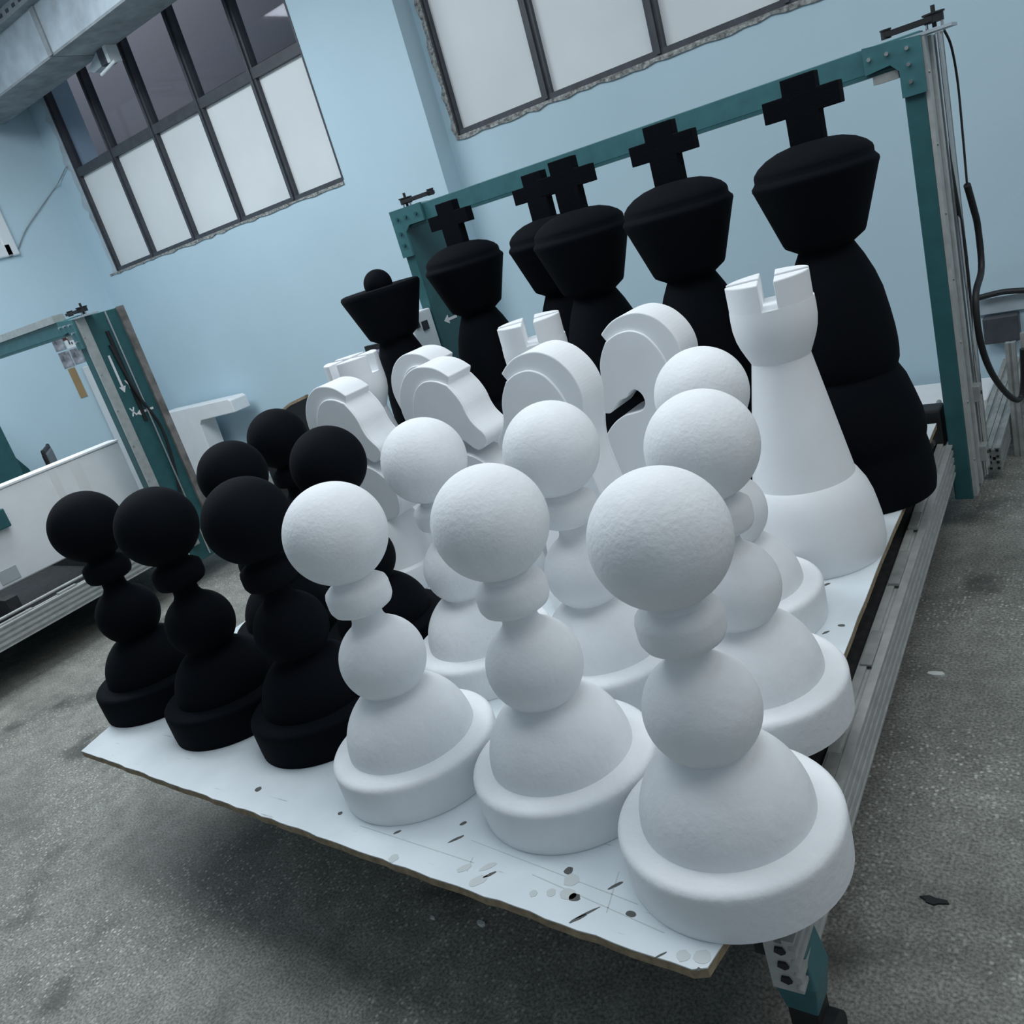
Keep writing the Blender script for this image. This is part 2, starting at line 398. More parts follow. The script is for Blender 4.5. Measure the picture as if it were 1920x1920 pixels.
# perforated tray along the left wall
tr = thing('cable_tray', 'perforated steel cable tray along the left wall', 'tray', (XL + 0.06, 3.0, 3.0 + T))
MB().box(-0.06, 0.06, -1.4, 1.17, 0, 0.045).obj('tray', M['galv'], tr)
for k in range(26):
    MB().box(0.06, 0.063, -0.9 + k * 0.08, -0.86 + k * 0.08, 0.014, 0.03).obj('slot', M['frame_dark'], tr)
ft = thing('wall_fixture', 'grey strip light fixed below the cable tray', 'lamp', (XL + 0.04, 3.5, 2.90 + T))
MB().box(-0.04, 0.05, -0.6, 0.62, 0, 0.05).obj('housing', M['galv_under'], ft)
MB().cyl((0.055, -0.55, 0.02), (0.055, 0.57, 0.02), 0.014, 12).obj('lamp_tube', M['white_paint'], ft)
tag(MB().tube([(XL + 0.01, 3.62, 1.83 + T), (XL + 0.01, 3.75, 1.97 + T), (XL + 0.012, 3.95, 2.12 + T), (XL + 0.02, 4.16, 2.27 + T), (-6.9, YW - 0.02, 2.36 + T)], 0.004, 6).obj('wall_wire', M['galv_under']), 'thin grey wire climbing the left wall from the white window frame', 'wire')

# ------------------------------------------------------------------ foam cutting machine (gantry on rails)
def rail_poly(w, h):
    """T-slot profile cross-section, outer face at x=0, top at z=0; grooves in the outer side and the top"""
    p = [(-w, 0), (-w * 0.62, 0), (-w * 0.62, -0.008), (-w * 0.38, -0.008), (-w * 0.38, 0), (0, 0)]
    n = 4; pitch = h / n
    for k in range(n):
        zc = -pitch * (k + 0.5)
        p += [(0, zc + 0.007), (-0.011, zc + 0.0045), (-0.011, zc - 0.0045), (0, zc - 0.007)]
    p += [(0, -h), (-w, -h)]
    return p

def build_machine():
    ox, oy = -0.51, 2.95
    root = thing('foam_cutting_machine', 'x', 'machine', (ox, oy, 0))
    def P(mb, nm, mt, parent=None, bevel=None):
        o = mb.obj(nm, mt, parent or root, bevel=bevel)
        if parent is None: o.location = (-ox, -oy, 0)
        return o
    SK = math.radians(2.8)
    def skew(mb):      # rails run slightly askew to the wall
        co, si = math.cos(SK), math.sin(SK)
        mb.v = [(-0.463 + (x + 0.463) * co - (y - 0.88) * si, 0.88 + (x + 0.463) * si + (y - 0.88) * co, z) for x, y, z in mb.v]
        return mb
    def off(mb, dx, dz):
        mb.v = [(x + dx, y, z + dz) for x, y, z in mb.v]; return mb
    zt = T - 0.09
    r = P(skew(off(MB().prism(rail_poly(0.048, 0.105), 0.88, 3.45), -0.463, zt)), 'rail', M['alu'])
    for (a, c) in ((-0.487, -0.02), (-0.487, -0.05), (-0.487, -0.08)):
        P(skew(off(MB().prism([(-0.008, -0.004), (0.003, -0.008), (0.010, -0.003), (0.006, 0.006), (-0.006, 0.005)], 0.876, 0.882), a, zt + c)), 'profile_hole', M['dark'])
    P(skew(off(MB().prism(rail_poly(0.048, 0.105), 1.45, 3.45), -2.34, zt)), 'rail', M['alu'])
    P(skew(MB().cyl((-0.553, 0.95, zt + 0.012), (-0.553, 3.4, zt + 0.012), 0.009, 12)), 'guide_rod', M['alu_dull'])
    P(skew(MB().box(-0.548, -0.512, 0.92, 3.42, zt - 0.09, zt - 0.015)), 'guide_beam', M['bed'])
    for k, (y0, w) in enumerate(((1.22, 0.10), (1.62, 0.14), (1.98, 0.18), (2.30, 0.10))):
        P(skew(MB().box(-0.506, -0.482, y0, y0 + w, zt, zt + 0.003 + 0.002 * k)), 'foam_residue', M['alu_dull'])
    P(MB().box(-2.36, -0.60, 1.42, 3.35, T - 0.20, T - 0.17), 'bed', M['bed'])
    for y in (1.50, 2.1, 2.75):
        P(MB().box(-2.30, -0.66, y, y + 0.06, T - 0.17, T - 0.0182), 'cross_beam', M['bed'])
    P(MB().box(-2.30, -0.56, 1.02, 1.08, T - 0.19, T - 0.10), 'front_beam', M['bed'])
    P(MB().box(-0.75, -0.62, 1.05, 1.35, T - 0.10, T - 0.0182), 'cross_beam', M['bed'])
    # legs: tapered teal brackets on castors
    def leg(x, y):
        t = MB(); a = 0.036; z1 = T - 0.14; z0 = T - 0.285; c = 0.026
        vs = [(x - c, y - c, z0), (x + c, y - c, z0), (x + c, y + c, z0), (x - c, y + c, z0),
              (x - a, y - a, z0 + 0.07), (x + a, y - a, z0 + 0.07), (x + a, y + a, z0 + 0.07), (x - a, y + a, z0 + 0.07),
              (x - a * .8, y - a * .62, z1), (x + a * .6, y - a * .62, z1), (x + a * .6, y + a, z1), (x - a * .8, y + a, z1)]
        fs = [(3, 2, 1, 0), (8, 9, 10, 11)]
        for q in (0, 4):
            for i in range(4):
                j = (i + 1) % 4; fs.append((q + i, q + j, q + 4 + j, q + 4 + i))
        t.add(vs, fs); g = P(t, 'leg', M['teal_light'], bevel=0.004)
        P(MB().cyl((x + 0.012, y - 0.004, 0.045), (x + 0.042, y - 0.004, 0.045), 0.045, 24), 'caster_wheel', M['dark'])
        P(MB().box(x - 0.024, x + 0.024, y - 0.024, y + 0.024, 0.07, z0), 'caster_fork', M['dark'])
    leg(-0.492, 0.940); leg(-0.60, 3.30); leg(-2.30, 1.75); leg(-2.46, 3.30)
    # posts: deep channels standing astride the rails
    ZB, ZT = T - 0.29, T + 1.150
    for x0, x1 in ((-0.577, -0.520), (-2.63, -2.575)):
        P(MB().box(x0, x1, 2.95, 3.235, ZB, ZT), 'post', M['teal'], bevel=0.004)
    # fittings on the outer (+x) face of the right post
    pa = P(MB().box(-0.520, -0.508, 2.952, 3.005, ZB + 0.01, ZT + 0.004), 'guide_strip', M['alu'])
    for k in range(7):
        z = ZT - 0.1 - k * 0.2
        o = MB().cyl((-0.508, 2.962, z), (-0.504, 2.962, z), 0.005, 10).obj('screw', M['alu_dull'], pa)
    P(MB().box(-0.520, -0.504, 3.195, 3.235, ZB + 0.01, ZT + 0.004), 'guide_strip', mat('brown_worn_strip', (0.22, 0.20, 0.19), 0.55, metal=0.3, noise=(12, 0.5)))
    P(MB().cyl((-0.500, 3.118, ZB + 0.02), (-0.500, 3.118, ZT), 0.005, 12), 'lead_screw', M['steel'])
    P(MB().box(-0.520, -0.512, 3.085, 3.105, T + 0.55, ZT - 0.1), 'cable_duct', M['dark'])
    for z in (T + 0.05, T - 0.16):
        c = P(MB().box(-0.520, -0.480, 3.03, 3.075, z - 0.028, z + 0.028), 'carriage_block', M['alu_dull'], bevel=0.003)
        MB().cyl((-0.480, 3.05, z), (-0.477, 3.05, z), 0.006, 10).obj('bolt', M['dark'], c)
    # painted direction arrows and letters, outer face of right post and inner face of left post
    def arrow(xf, yc, z0, z1, parent=None):
        mb = MB(); w = 0.006
        mb.prism([(yc - w, z0 + 0.03), (yc + w, z0 + 0.03), (yc + w, z1), (yc - w, z1)], xf, xf + 0.002, 'x')
        mb.prism([(yc, z0), (yc + 0.020, z0 + 0.034), (yc - 0.020, z0 + 0.034)], xf, xf + 0.002, 'x')
        P(mb, 'painted_arrow', M['paper'])
    def arrow_h(xf, zc, y0, y1):
        mb = MB(); w = 0.006
        mb.prism([(y0 + 0.03, zc - w), (y1, zc - w), (y1, zc + w), (y0 + 0.03, zc + w)], xf, xf + 0.002, 'x')
        mb.prism([(y0, zc), (y0 + 0.034, zc - 0.02), (y0 + 0.034, zc + 0.02)], xf, xf + 0.002, 'x')
        P(mb, 'painted_arrow', M['paper'])
    def stroke(mb, xf, a, c, w=0.0035):
        dy, dz = c[0] - a[0], c[1] - a[1]; l = math.hypot(dy, dz); ny, nz = -dz / l * w, dy / l * w
        mb.prism([(a[0] - ny, a[1] - nz), (c[0] - ny, c[1] - nz), (c[0] + ny, c[1] + nz), (a[0] + ny, a[1] + nz)], xf, xf + 0.002, 'x')
    xf = -0.5198
    arrow(xf, 3.048, T + 0.725, T + 0.93)
    mb = MB(); stroke(mb, xf, (3.088, 0.735 + T), (3.088, 0.757 + T)); stroke(mb, xf, (3.088, 0.757 + T), (3.075, 0.785 + T)); stroke(mb, xf, (3.088, 0.757 + T), (3.101, 0.785 + T))
    P(mb, 'painted_letter', M['paper'])
    arrow_h(xf, T + 0.60, 3.06, 3.165)
    mb = MB(); stroke(mb, xf, (3.035, 0.595 + T), (3.060, 0.640 + T)); stroke(mb, xf, (3.060, 0.595 + T), (3.035, 0.640 + T))
    P(mb, 'painted_letter', M['paper'])
    P(MB().tube([(-0.512, 3.075, T + 0.98), (-0.500, 3.10, T + 0.7), (-0.498, 3.15, T + 0.5), (-0.500, 3.135, T + 0.3), (-0.512, 3.10, T + 0.1)], 0.008, 8), 'cable', M['dark'])
    xl = -2.5748
    arrow_h(xl, T + 0.66, 3.005, 3.10)
    # carriage on the left post
    c = P(MB().box(-2.700, -2.580, 2.80, 2.945, T + 0.50, T + 0.74), 'carriage_box', M['white_paint'], bevel=0.006)
    MB().box(-2.58, -2.572, 2.86, 2.895, T + 0.655, T + 0.695).obj('socket', M['dark'], c)
    MB().box(-2.58, -2.572, 2.815, 2.84, T + 0.675, T + 0.70).obj('socket', M['dark'], c)
    # cross beam and corner gussets
    P(MB().box(-2.63, -0.52, 2.955, 3.015, T + 1.092, T + 1.163), 'gantry_beam', M['teal_light'], bevel=0.002)
    P(MB().box(-2.60, -0.55, 2.953, 3.03, T + 1.082, T + 1.092), 'beam_lip', M['teal'])
    g = P(MB().prism([(-0.672, 1.165 + T), (-0.515, 1.150 + T), (-0.515, 1.000 + T), (-0.580, 1.000 + T), (-0.580, 1.075 + T), (-0.602, 1.098 + T), (-0.672, 1.090 + T)], 2.938, 2.95), 'gusset_plate', M['teal_light'])
    for x, z in ((-0.655, 1.13), (-0.606, 1.13), (-0.552, 1.128), (-0.552, 1.085), (-0.552, 1.038)):
        MB().cyl((x, 2.928, z + T), (x, 2.938, z + T), 0.0055, 12).obj('bolt', M['steel'], g)
    g = P(MB().prism([(-2.636, 1.168 + T), (-2.455, 1.168 + T), (-2.455, 1.095 + T), (-2.545, 1.095 + T), (-2.575, 1.070 + T), (-2.575, 0.970 + T), (-2.636, 0.970 + T)], 2.938, 2.95), 'gusset_plate', M['teal_light'])
    for x, z in ((-2.60, 1.13), (-2.55, 1.13), (-2.49, 1.13), (-2.605, 1.07), (-2.605, 1.02)):
        MB().cyl((x, 2.93, z + T), (x, 2.938, z + T), 0.0075, 12).obj('bolt', M['teal'], g)
    P(MB().box(-0.655, -0.585, 2.95, 3.02, T + 1.058, T + 1.082), 'limit_switch', M['alu_dull'])
    # belt drives on top of each post
    for x0, x1, zz in ((-0.615, -0.487, 1.172), (-2.575, -2.430, 1.182)):
        far = x1 if x0 > -1 else x0; nearx = x0 if x0 > -1 else x1
        P(MB().box(min(x0, x1) - 0.01, max(x0, x1) + 0.05, 2.95, 3.05, T + 1.148, T + 1.156) if x0 > -1 else MB().box(x0 - 0.02, x0 + 0.08, 2.96, 3.05, T + 1.163, T + 1.169), 'motor_plate', M['galv'])
        for xx, rr in ((far, 0.026), (nearx, 0.014)):
            q = P(MB().cyl((xx, 3.0, T + zz), (xx, 3.0, T + zz + 0.022), rr, 20), 'pulley', M['dark'])
            MB().cyl((xx, 3.0, T + zz + 0.022), (xx, 3.0, T + zz + 0.026), rr * 1.15, 20).obj('flange', M['dark'], q)
        P(MB().cyl((far, 3.0, T + zz - 0.012), (far, 3.0, T + zz + 0.045), 0.006, 12), 'shaft', M['dark'])
        P(MB().box(min(far, nearx), max(far, nearx), 2.972, 2.982, T + zz + 0.004, T + zz + 0.018), 'belt', M['dark'])
        P(MB().box(min(far, nearx), max(far, nearx), 3.018, 3.028, T + zz + 0.004, T + zz + 0.018), 'belt', M['dark'])
        for xx in (far - 0.02, far + 0.02):
            P(MB().cyl((xx, 3.0, T + 1.15), (xx, 3.0, T + zz), 0.004, 8), 'spacer', M['steel'])
    return root

mach = build_machine()
mach['label'] = 'teal and aluminium foam cutting gantry standing over the chess pieces'
mach2 = copy_tree(mach)
mach2.location = (mach.location.x - 3.885, mach.location.y - 0.588, 0)
mach2['label'] = 'teal foam cutting gantry with white direction arrows at left, holding foam blocks'
mach['group'] = mach2['group'] = 'foam cutting machines'
o = MB().box(-2.63, -0.70, 2.945, 3.01, T + 1.163, T + 1.20).obj('beam_rail', M['alu'], mach2); o.location = (-mach.location.x, -mach.location.y, 0)
# hanging cable of the near machine's right post
def PM(mb, nm, mt):
    o = mb.obj(nm, mt, mach); o.location = (-mach.location.x, -mach.location.y, 0); return o
for y0_, y1_, mm, xx in ((3.012, 3.045, 'alu', -0.500), (3.045, 3.068, 'dark', -0.512), (3.068, 3.092, 'steel', -0.498), (3.125, 3.150, 'dark', -0.512), (3.150, 3.190, 'alu', -0.500)):
    PM(MB().box(-0.5185, xx, y0_, y1_, T - 0.26, T + 1.145), 'guide_profile' if mm != 'dark' else 'guide_slot', M[mm])
PM(MB().tube([(-0.475, 3.07, 1.147 + T), (-0.468, 3.115, 1.10 + T), (-0.468, 3.16, 1.00 + T), (-0.468, 3.15, 0.85 + T), (-0.468, 3.13, 0.69 + T)], 0.0035, 8), 'thin_cable', M['dark'])
PM(MB().tube([(-0.468, 3.13, 0.70 + T), (-0.466, 3.19, 0.62 + T), (-0.466, 3.235, 0.55 + T), (-0.466, 3.22, 0.42 + T), (-0.47, 3.08, 0.36 + T), (-0.47, 3.075, 0.22 + T), (-0.466, 3.20, 0.07 + T), (-0.45, 3.40, -0.08 + T), (-0.43, 3.52, -0.14 + T), (-0.415, 3.54, -0.08 + T), (-0.405, 3.52, 0.05 + T)], 0.0105, 10), 'hose', M['dark'])

# ------------------------------------------------------------------ white board on the near machine
q = [(-0.507, 0.720), (-0.598, 2.92), (-2.54, 2.92), (-2.52, 1.20), (-2.391, 0.787)]
bd = thing('white_board', 'white laminated board with brown fibreboard edge carrying the chess pieces', 'board', (-1.5, 1.8, T))
# ragged outline
pts = []
for i in range(5):
    a, c = q[i], q[(i + 1) % 5]; n = 60 if i == 4 else 30
    for k in range(n):
        t = k / n; jx = (random.random() - 0.5) * 0.004 if k else 0
        x = a[0] + (c[0] - a[0]) * t; y = a[1] + (c[1] - a[1]) * t
        if i in (0, 2, 3): x += jx
        else: y += jx
        pts.append((x + 1.5, y - 1.8))
# rounded-off near corner
pts[0] = (pts[0][0] - 0.012, pts[0][1] + 0.012)
MB().prism(pts, -0.018, -0.0022, 'z').obj('core', M['mdf'], bd)
MB().prism(pts, -0.0022, 0.0, 'z').obj('laminate', M['board'], bd)
def blob(cx, cy, rx, ry, rz=0, n=12):
    co, si = math.cos(rz), math.sin(rz); out = []
    for k in range(n):
        a = 2 * PI * k / n; w = 1 + 0.25 * (random.random() - 0.5)
        x, y = rx * w * math.cos(a), ry * w * math.sin(a); out.append((cx + x * co - y * si + 1.5, cy + x * si + y * co - 1.8))
    return out
STAINS = [
    (-0.803, 0.826, 0.0080, 0.0080, 'd'),
    (-0.764, 0.780, 0.0100, 0.0080, 'd'),
    (-0.662, 0.780, 0.0090, 0.0060, 'd'),
    (-0.737, 0.746, 0.0160, 0.0030, 'd'),
    (-0.728, 0.760, 0.0200, 0.0020, 'd'),
    (-0.711, 0.823, 0.0140, 0.0030, 'd'),
    (-0.787, 0.810, 0.0140, 0.0130, 'p'),
    (-0.778, 0.782, 0.0160, 0.0120, 'p'),
    (-0.835, 0.765, 0.0070, 0.0070, 'p'),
    (-0.807, 0.776, 0.0080, 0.0080, 'p'),
    (-0.947, 0.757, 0.0180, 0.0100, 'p'),
    (-0.934, 0.776, 0.0120, 0.0030, 'd'),
    (-0.948, 0.791, 0.0160, 0.0060, 'p'),
    (-0.990, 0.774, 0.0140, 0.0080, 'p'),
    (-1.143, 0.752, 0.0100, 0.0100, 'p'),
    (-1.064, 0.867, 0.0070, 0.0040, 'd'),
    (-1.051, 0.829, 0.0160, 0.0030, 'd'),
    (-1.185, 0.809, 0.0080, 0.0030, 'd'),
    (-1.633, 0.819, 0.0090, 0.0080, 'd'),
    (-1.355, 0.816, 0.0050, 0.0050, 'd'),
    (-0.558, 0.738, 0.0100, 0.0100, 'p'),
    (-0.532, 0.745, 0.0130, 0.0120, 'p'),
    (-0.529, 0.725, 0.0030, 0.0030, 'd'),
    (-0.572, 1.633, 0.0080, 0.0050, 'd'),
    (-0.597, 1.601, 0.0100, 0.0030, 'd'),
    (-0.653, 1.815, 0.0100, 0.0040, 'd'),
    (-0.588, 0.729, 0.0100, 0.0015, 'd'),
]

lam = [c for c in bd.children if c.name.startswith('laminate')][0]
for i, (cx, cy, rx, ry, k) in enumerate(STAINS):
    MB().prism(blob(cx, cy, rx, ry, 0.9 if rx > 1.6 * ry else 0), 0.0, 0.0006, 'z').obj('stain', M['mark'] if k == 'd' else M['mark_pale'], lam)
for x0, y0, x1, y1 in ((-1.02, 0.835, -0.66, 0.800), (-1.28, 0.80, -0.98, 0.79), (-0.86, 0.80, -0.60, 0.765), (-0.72, 0.85, -0.70, 0.77), (-0.99, 0.80, -0.98, 0.77)):
    dx, dy = x1 - x0, y1 - y0; l = math.hypot(dx, dy); nx, ny = -dy / l * 0.0008, dx / l * 0.0008
    MB().prism([(x0 - nx + 1.5, y0 - ny - 1.8), (x1 - nx + 1.5, y1 - ny - 1.8), (x1 + nx + 1.5, y1 + ny - 1.8), (x0 + nx + 1.5, y0 + ny - 1.8)], 0.0, 0.0005, 'z').obj('scratch', M['mark_pale'], lam)

# ------------------------------------------------------------------ chess pieces
def arc(cz, R, z0, z1, n=14):
    return [(math.sqrt(max(R * R - (z - cz) ** 2, 0)), z) for z in [z0 + (z1 - z0) * k / n for k in range(n + 1)]]
def sphere_prof(cz, R, a0, a1, n=26):
    return [(max(R * math.cos(a), 0.0) if abs(abs(a) - PI / 2) > 1e-6 else 0.0, cz + R * math.sin(a)) for a in [a0 + (a1 - a0) * k / n for k in range(n + 1)]]

def make_pawn(mt, mh):
    r = thing('pawn', 'x', 'chess piece')
    rim = [(0.1725, 0), (0.1735, 0.02), (0.174, 0.06), (0.174, 0.070)] + [(0.161 + 0.013 * math.cos(a), 0.0735 + 0.013 * math.sin(a)) for a in [PI / 2 * k / 6 for k in range(1, 7)]] + [(0.150, 0.0870), (0.139, 0.0880), (0.128, 0.0925)]
    MB().lathe(rim, 72).obj('base', mt, r)
    MB().lathe(arc(0.085, 0.134, 0.080, 0.196, 14) + [(0.0655, 0.199), (0.0605, 0.2025), (0.0565, 0.208)], 64).obj('dome', mt, r)
    mid = sphere_prof(0.273, 0.0876, math.asin((0.190 - 0.273) / 0.0876), math.asin((0.350 - 0.273) / 0.0876), 22)
    MB().lathe(mid + [(0.0365, 0.356), (0.0325, 0.364), (0.0315, 0.375), (0.0330, 0.390)], 64).obj('body', mt, r)
    col = [(0.031, 0.386), (0.050, 0.3875), (0.0585, 0.3925), (0.0628, 0.401), (0.0638, 0.408), (0.0638, 0.428), (0.0615, 0.4365), (0.053, 0.4435), (0.042, 0.4485), (0.039, 0.458)]
    MB().lathe(col, 56).obj('collar', mt, r)
    MB().lathe(sphere_prof(0.549, 0.1, math.asin((0.4555 - 0.549) / 0.1), PI / 2, 34), 72).obj('head', mh, r)
    return r

def make_rook(mt):
    r = thing('rook', 'x', 'chess piece')
    MB().lathe([(0.165, 0), (0.171, 0.027), (0.1705, 0.06), (0.168, 0.086), (0.163, 0.115), (0.157, 0.145), (0.147, 0.175), (0.130, 0.206), (0.124, 0.212)], 72).obj('base', mt, r)
    MB().lathe([(0.124, 0.212), (0.069, 0.52)], 64).obj('body', mt, r)
    top = [(0.0695, 0.52), (0.079, 0.541), (0.0875, 0.561), (0.0935, 0.580), (0.0975, 0.605), (0.0980, 0.630), (0.0972, 0.650), (0, 0.6501)]
    MB().lathe(top, 64).obj('tower_top', mt, r)
    hw = 0.0175; R = 0.0970
    for qd in range(4):
        a0 = math.asin(hw / R); pts = [(hw, hw)] + [(R * math.cos(a), R * math.sin(a)) for a in [a0 + (PI / 2 - 2 * a0) * k / 14 for k in range(15)]]
        co, si = math.cos(qd * PI / 2), math.sin(qd * PI / 2)
        MB().prism([(x * co - y * si, x * si + y * co) for x, y in pts], 0.615, 0.713, 'z').obj('battlement', mt, r, bevel=0.003)
    return r

def make_king(mt):
    r = thing('king', 'x', 'chess piece')
    body = [(0.186, 0), (0.189, 0.02), (0.190, 0.045), (0.1875, 0.088), (0.182, 0.125), (0.1770, 0.148), (0.1815, 0.170), (0.1820, 0.19), (0.1775, 0.228), (0.1635, 0.280), (0.1500, 0.325), (0.1320, 0.360),
            (0.1385, 0.378), (0.1405, 0.402), (0.1405, 0.43), (0.138, 0.465), (0.132, 0.512), (0.1225, 0.571), (0.109, 0.617), (0.090, 0.663), (0.070, 0.702)]
    MB().lathe(body, 72).obj('body', mt, r)
    crown = [(0.066, 0.700), (0.100, 0.722), (0.104, 0.730), (0.153, 0.876), (0.1565, 0.884), (0.1560, 0.891), (0.150, 0.898), (0.1465, 0.903), (0.1465, 0.915), (0.144, 0.923), (0.132, 0.936), (0.110, 0.950), (0.080, 0.961), (0.045, 0.967), (0, 0.969)]
    MB().lathe(crown, 72).obj('crown', mt, r)
    w, a = 0.0420, 0.0945
    MB().prism([(-w, 0.955), (w, 0.955), (w, 1.034), (a, 1.034), (a, 1.086), (w, 1.086), (w, 1.124), (-w, 1.124), (-w, 1.086), (-a, 1.086), (-a, 1.034), (-w, 1.034)], -0.020, 0.020).obj('cross', mt, r, bevel=0.002)
    return r

def make_queen(mt):
    r = thing('queen', 'x', 'chess piece')
    body = [(0.165, 0), (0.171, 0.02), (0.171, 0.05), (0.163, 0.10), (0.152, 0.14), (0.155, 0.165), (0.150, 0.21), (0.132, 0.29), (0.115, 0.355), (0.121, 0.40), (0.118, 0.47), (0.108, 0.56), (0.090, 0.64), (0.066, 0.705)]
    MB().lathe([(x * 0.86 if z < 0.6 else x, z) for x, z in body], 64).obj('body', mt, r)
    MB().lathe([(0.062, 0.700), (0.096, 0.722), (0.100, 0.730), (0.1525, 0.880), (0.1545, 0.890), (0.1500, 0.899), (0.140, 0.902), (0.06, 0.900), (0, 0.899)], 64).obj('crown', mt, r)
    MB().lathe(sphere_prof(0.914, 0.054, -0.3, PI / 2, 20), 40).obj('ball', mt, r)
    return r

K_TIP = [(0.0, 0.655)]
K_OUT = crom([(0.0, 0.655), (-0.030, 0.678), (-0.066, 0.692), (-0.115, 0.695), (-0.160, 0.677), (-0.192, 0.645), (-0.210, 0.610), (-0.216, 0.575), (-0.211, 0.540), (-0.200, 0.500), (-0.190, 0.460), (-0.187, 0.420), (-0.190, 0.385), (-0.197, 0.340), (-0.204, 0.295), (-0.207, 0.246)], 4)
K_FRONT = crom([(-0.010, 0.246), (0.012, 0.249), (0.042, 0.256), (0.062, 0.275), (0.074, 0.305), (0.0755, 0.335), (0.064, 0.368), (0.045, 0.391), (0.030, 0.405), (0.010, 0.419), (-0.016, 0.430), (-0.045, 0.434), (-0.072, 0.440), (-0.085, 0.457), (-0.082, 0.481), (-0.066, 0.497), (-0.050, 0.492), (-0.036, 0.479), (-0.013, 0.472), (0.001, 0.460), (0.018, 0.445), (0.034, 0.440), (0.056, 0.450), (0.069, 0.467), (0.066, 0.486), (0.049, 0.506), (0.036, 0.524), (0.027, 0.547), (0.021, 0.577), (0.008, 0.606), (-0.012, 0.634)], 4)
K_FULL = K_OUT + K_FRONT
K_IN = crom([(-0.012, 0.634), (-0.048, 0.650), (-0.090, 0.653), (-0.126, 0.637), (-0.150, 0.608), (-0.165, 0.577), (-0.176, 0.540), (-0.188, 0.500)], 4)
K_FACE = K_IN + [p for p in K_OUT if p[1] < 0.497] + K_FRONT[:-1]
def make_knight(mt):
    """slab knight, muzzle towards +x, slab 0.12 m thick in y, front face at y=-0.06; piece centre 0.07 behind the forelock tip"""
    r = thing('knight', 'x', 'chess piece')
    sh = lambda poly: [(x + 0.07, z) for x, z in poly]
    MB().prism(sh(K_FULL), -0.053, 0.053).obj('body', mt, r, bevel=0.003)
    for s in (-1, 1):
        MB().prism(sh(K_FACE), *sorted((s * 0.0525, s * 0.0605))).obj('cheek', mt, r, bevel=0.0025)
    MB().lathe([(0.128, 0), (0.132, 0.02), (0.132, 0.06), (0.126, 0.076), (0.112, 0.083), (0.108, 0.10), (0.104, 0.16), (0.096, 0.22), (0.086, 0.247)], 56).obj('base', mt, r)
    return r

def place(proto, first, pos, rz, label, group):
    o = proto if first else copy_tree(proto)
    o.location = (pos[0], pos[1], T + 0.0007); o.rotation_euler = (0, 0, rz)
    o['label'] = label; o['group'] = group
    return o

WP = make_pawn(M['white'], M['white_head'])
for i, (p, rz, lab) in enumerate([
    ((-0.553, 0.942), 0.3, 'large white foam pawn nearest the camera at the bare front corner of the board'),
    ((-0.902, 1.012), 2.1, 'white foam pawn in the middle of the three front white pawns'),
    ((-1.260, 0.983), 1.2, 'white foam pawn beside the front black pawns, leftmost of the white pawns in front'),
    ((-0.642, 1.308), 0.9, 'white foam pawn directly behind the nearest white pawn, by the rail'),
    ((-0.999, 1.368), 3.9, 'white foam pawn in the second row, in front of the left-facing white knights'),
    ((-1.358, 1.371), 5.2, 'white foam pawn in the second row, in front of the right-facing white knights'),
    ((-0.782, 1.647), 4.4, 'white foam pawn farthest back, beside the tall white rook')]):
    place(WP, i == 0, p, rz, lab, 'white foam pawns')
BP = make_pawn(M['black'], M['black'])
for i, (p, rz, lab) in enumerate([
    ((-2.391, 1.068), 0, 'black foam pawn at the far left front corner of the board'),
    ((-1.997, 1.049), 1, 'black foam pawn in the middle of the front black row'),
    ((-1.643, 1.064), 2, 'black foam pawn in the front row, touching the white pawns'),
    ((-2.146, 1.404), 3, 'black foam pawn of the second row, just right of the left machine post'),
    ((-1.744, 1.420), 4, 'black foam pawn in front of the leftmost white knight'),
    ((-2.345, 1.746), 5, 'black foam pawn farthest back, left of the white knights')]):
    place(BP, i == 0, p, rz, lab, 'black foam pawns')
RK = make_rook(M['smooth_white'])
for i, (p, rz, lab) in enumerate([
    ((-0.725, 1.990), math.radians(17), 'tall white foam rook at right, in front of the rightmost black king'),
    ((-1.490, 2.105), math.radians(32), 'white foam rook whose notched top rises behind the middle white knight'),
    ((-2.250, 2.085), math.radians(3), 'white foam rook behind the leftmost white knight, under the black queen')]):
    place(RK, i == 0, p, rz, lab, 'white foam rooks')
KN = make_knight(M['smooth_white'])
for i, (p, rz, lab) in enumerate([
    ((-2.012, 1.785), 0, 'white foam knight facing right, leftmost of the knights, behind a black pawn'),
    ((-1.617, 1.808), 0, 'white foam knight facing right with its whole face and muzzle showing'),
    ((-1.905, 2.085), 0, 'white foam knight facing right, half hidden behind another right-facing knight'),
    ((-1.242, 1.733), PI, 'white foam knight facing left in front of the notched white rook'),
    ((-1.107, 2.017), PI, 'white foam knight facing left with an open mouth gap, rightmost knight')]):
    place(KN, i == 0, p, rz, lab, 'white foam knights')
KG = make_king(M['black'])
for i, (p, rz, lab) in enumerate([
    ((-0.694, 2.372), 0.0, 'black foam king at far right by the gantry post, largest of the black kings'),
    ((-1.075, 2.362), 0.02, 'black foam king second from the right, between the white knight and white rook'),
    ((-1.465, 2.475), 0.05, 'black foam king in the middle, front one of the overlapping pair'),
    ((-1.745, 2.735), 0.0, 'black foam king in the middle, rear one of the overlapping pair'),
    ((-2.128, 2.698), 0.0, 'black foam king at left in front of the teal post, beside the queen')]):
    place(KG, i == 0, p, rz, lab, 'black foam kings')
QN = make_queen(M['black'])
place(QN, True, (-2.324, 2.412), 0, 'black foam queen with a round ball on its flat flared crown', None)
del QN['group']

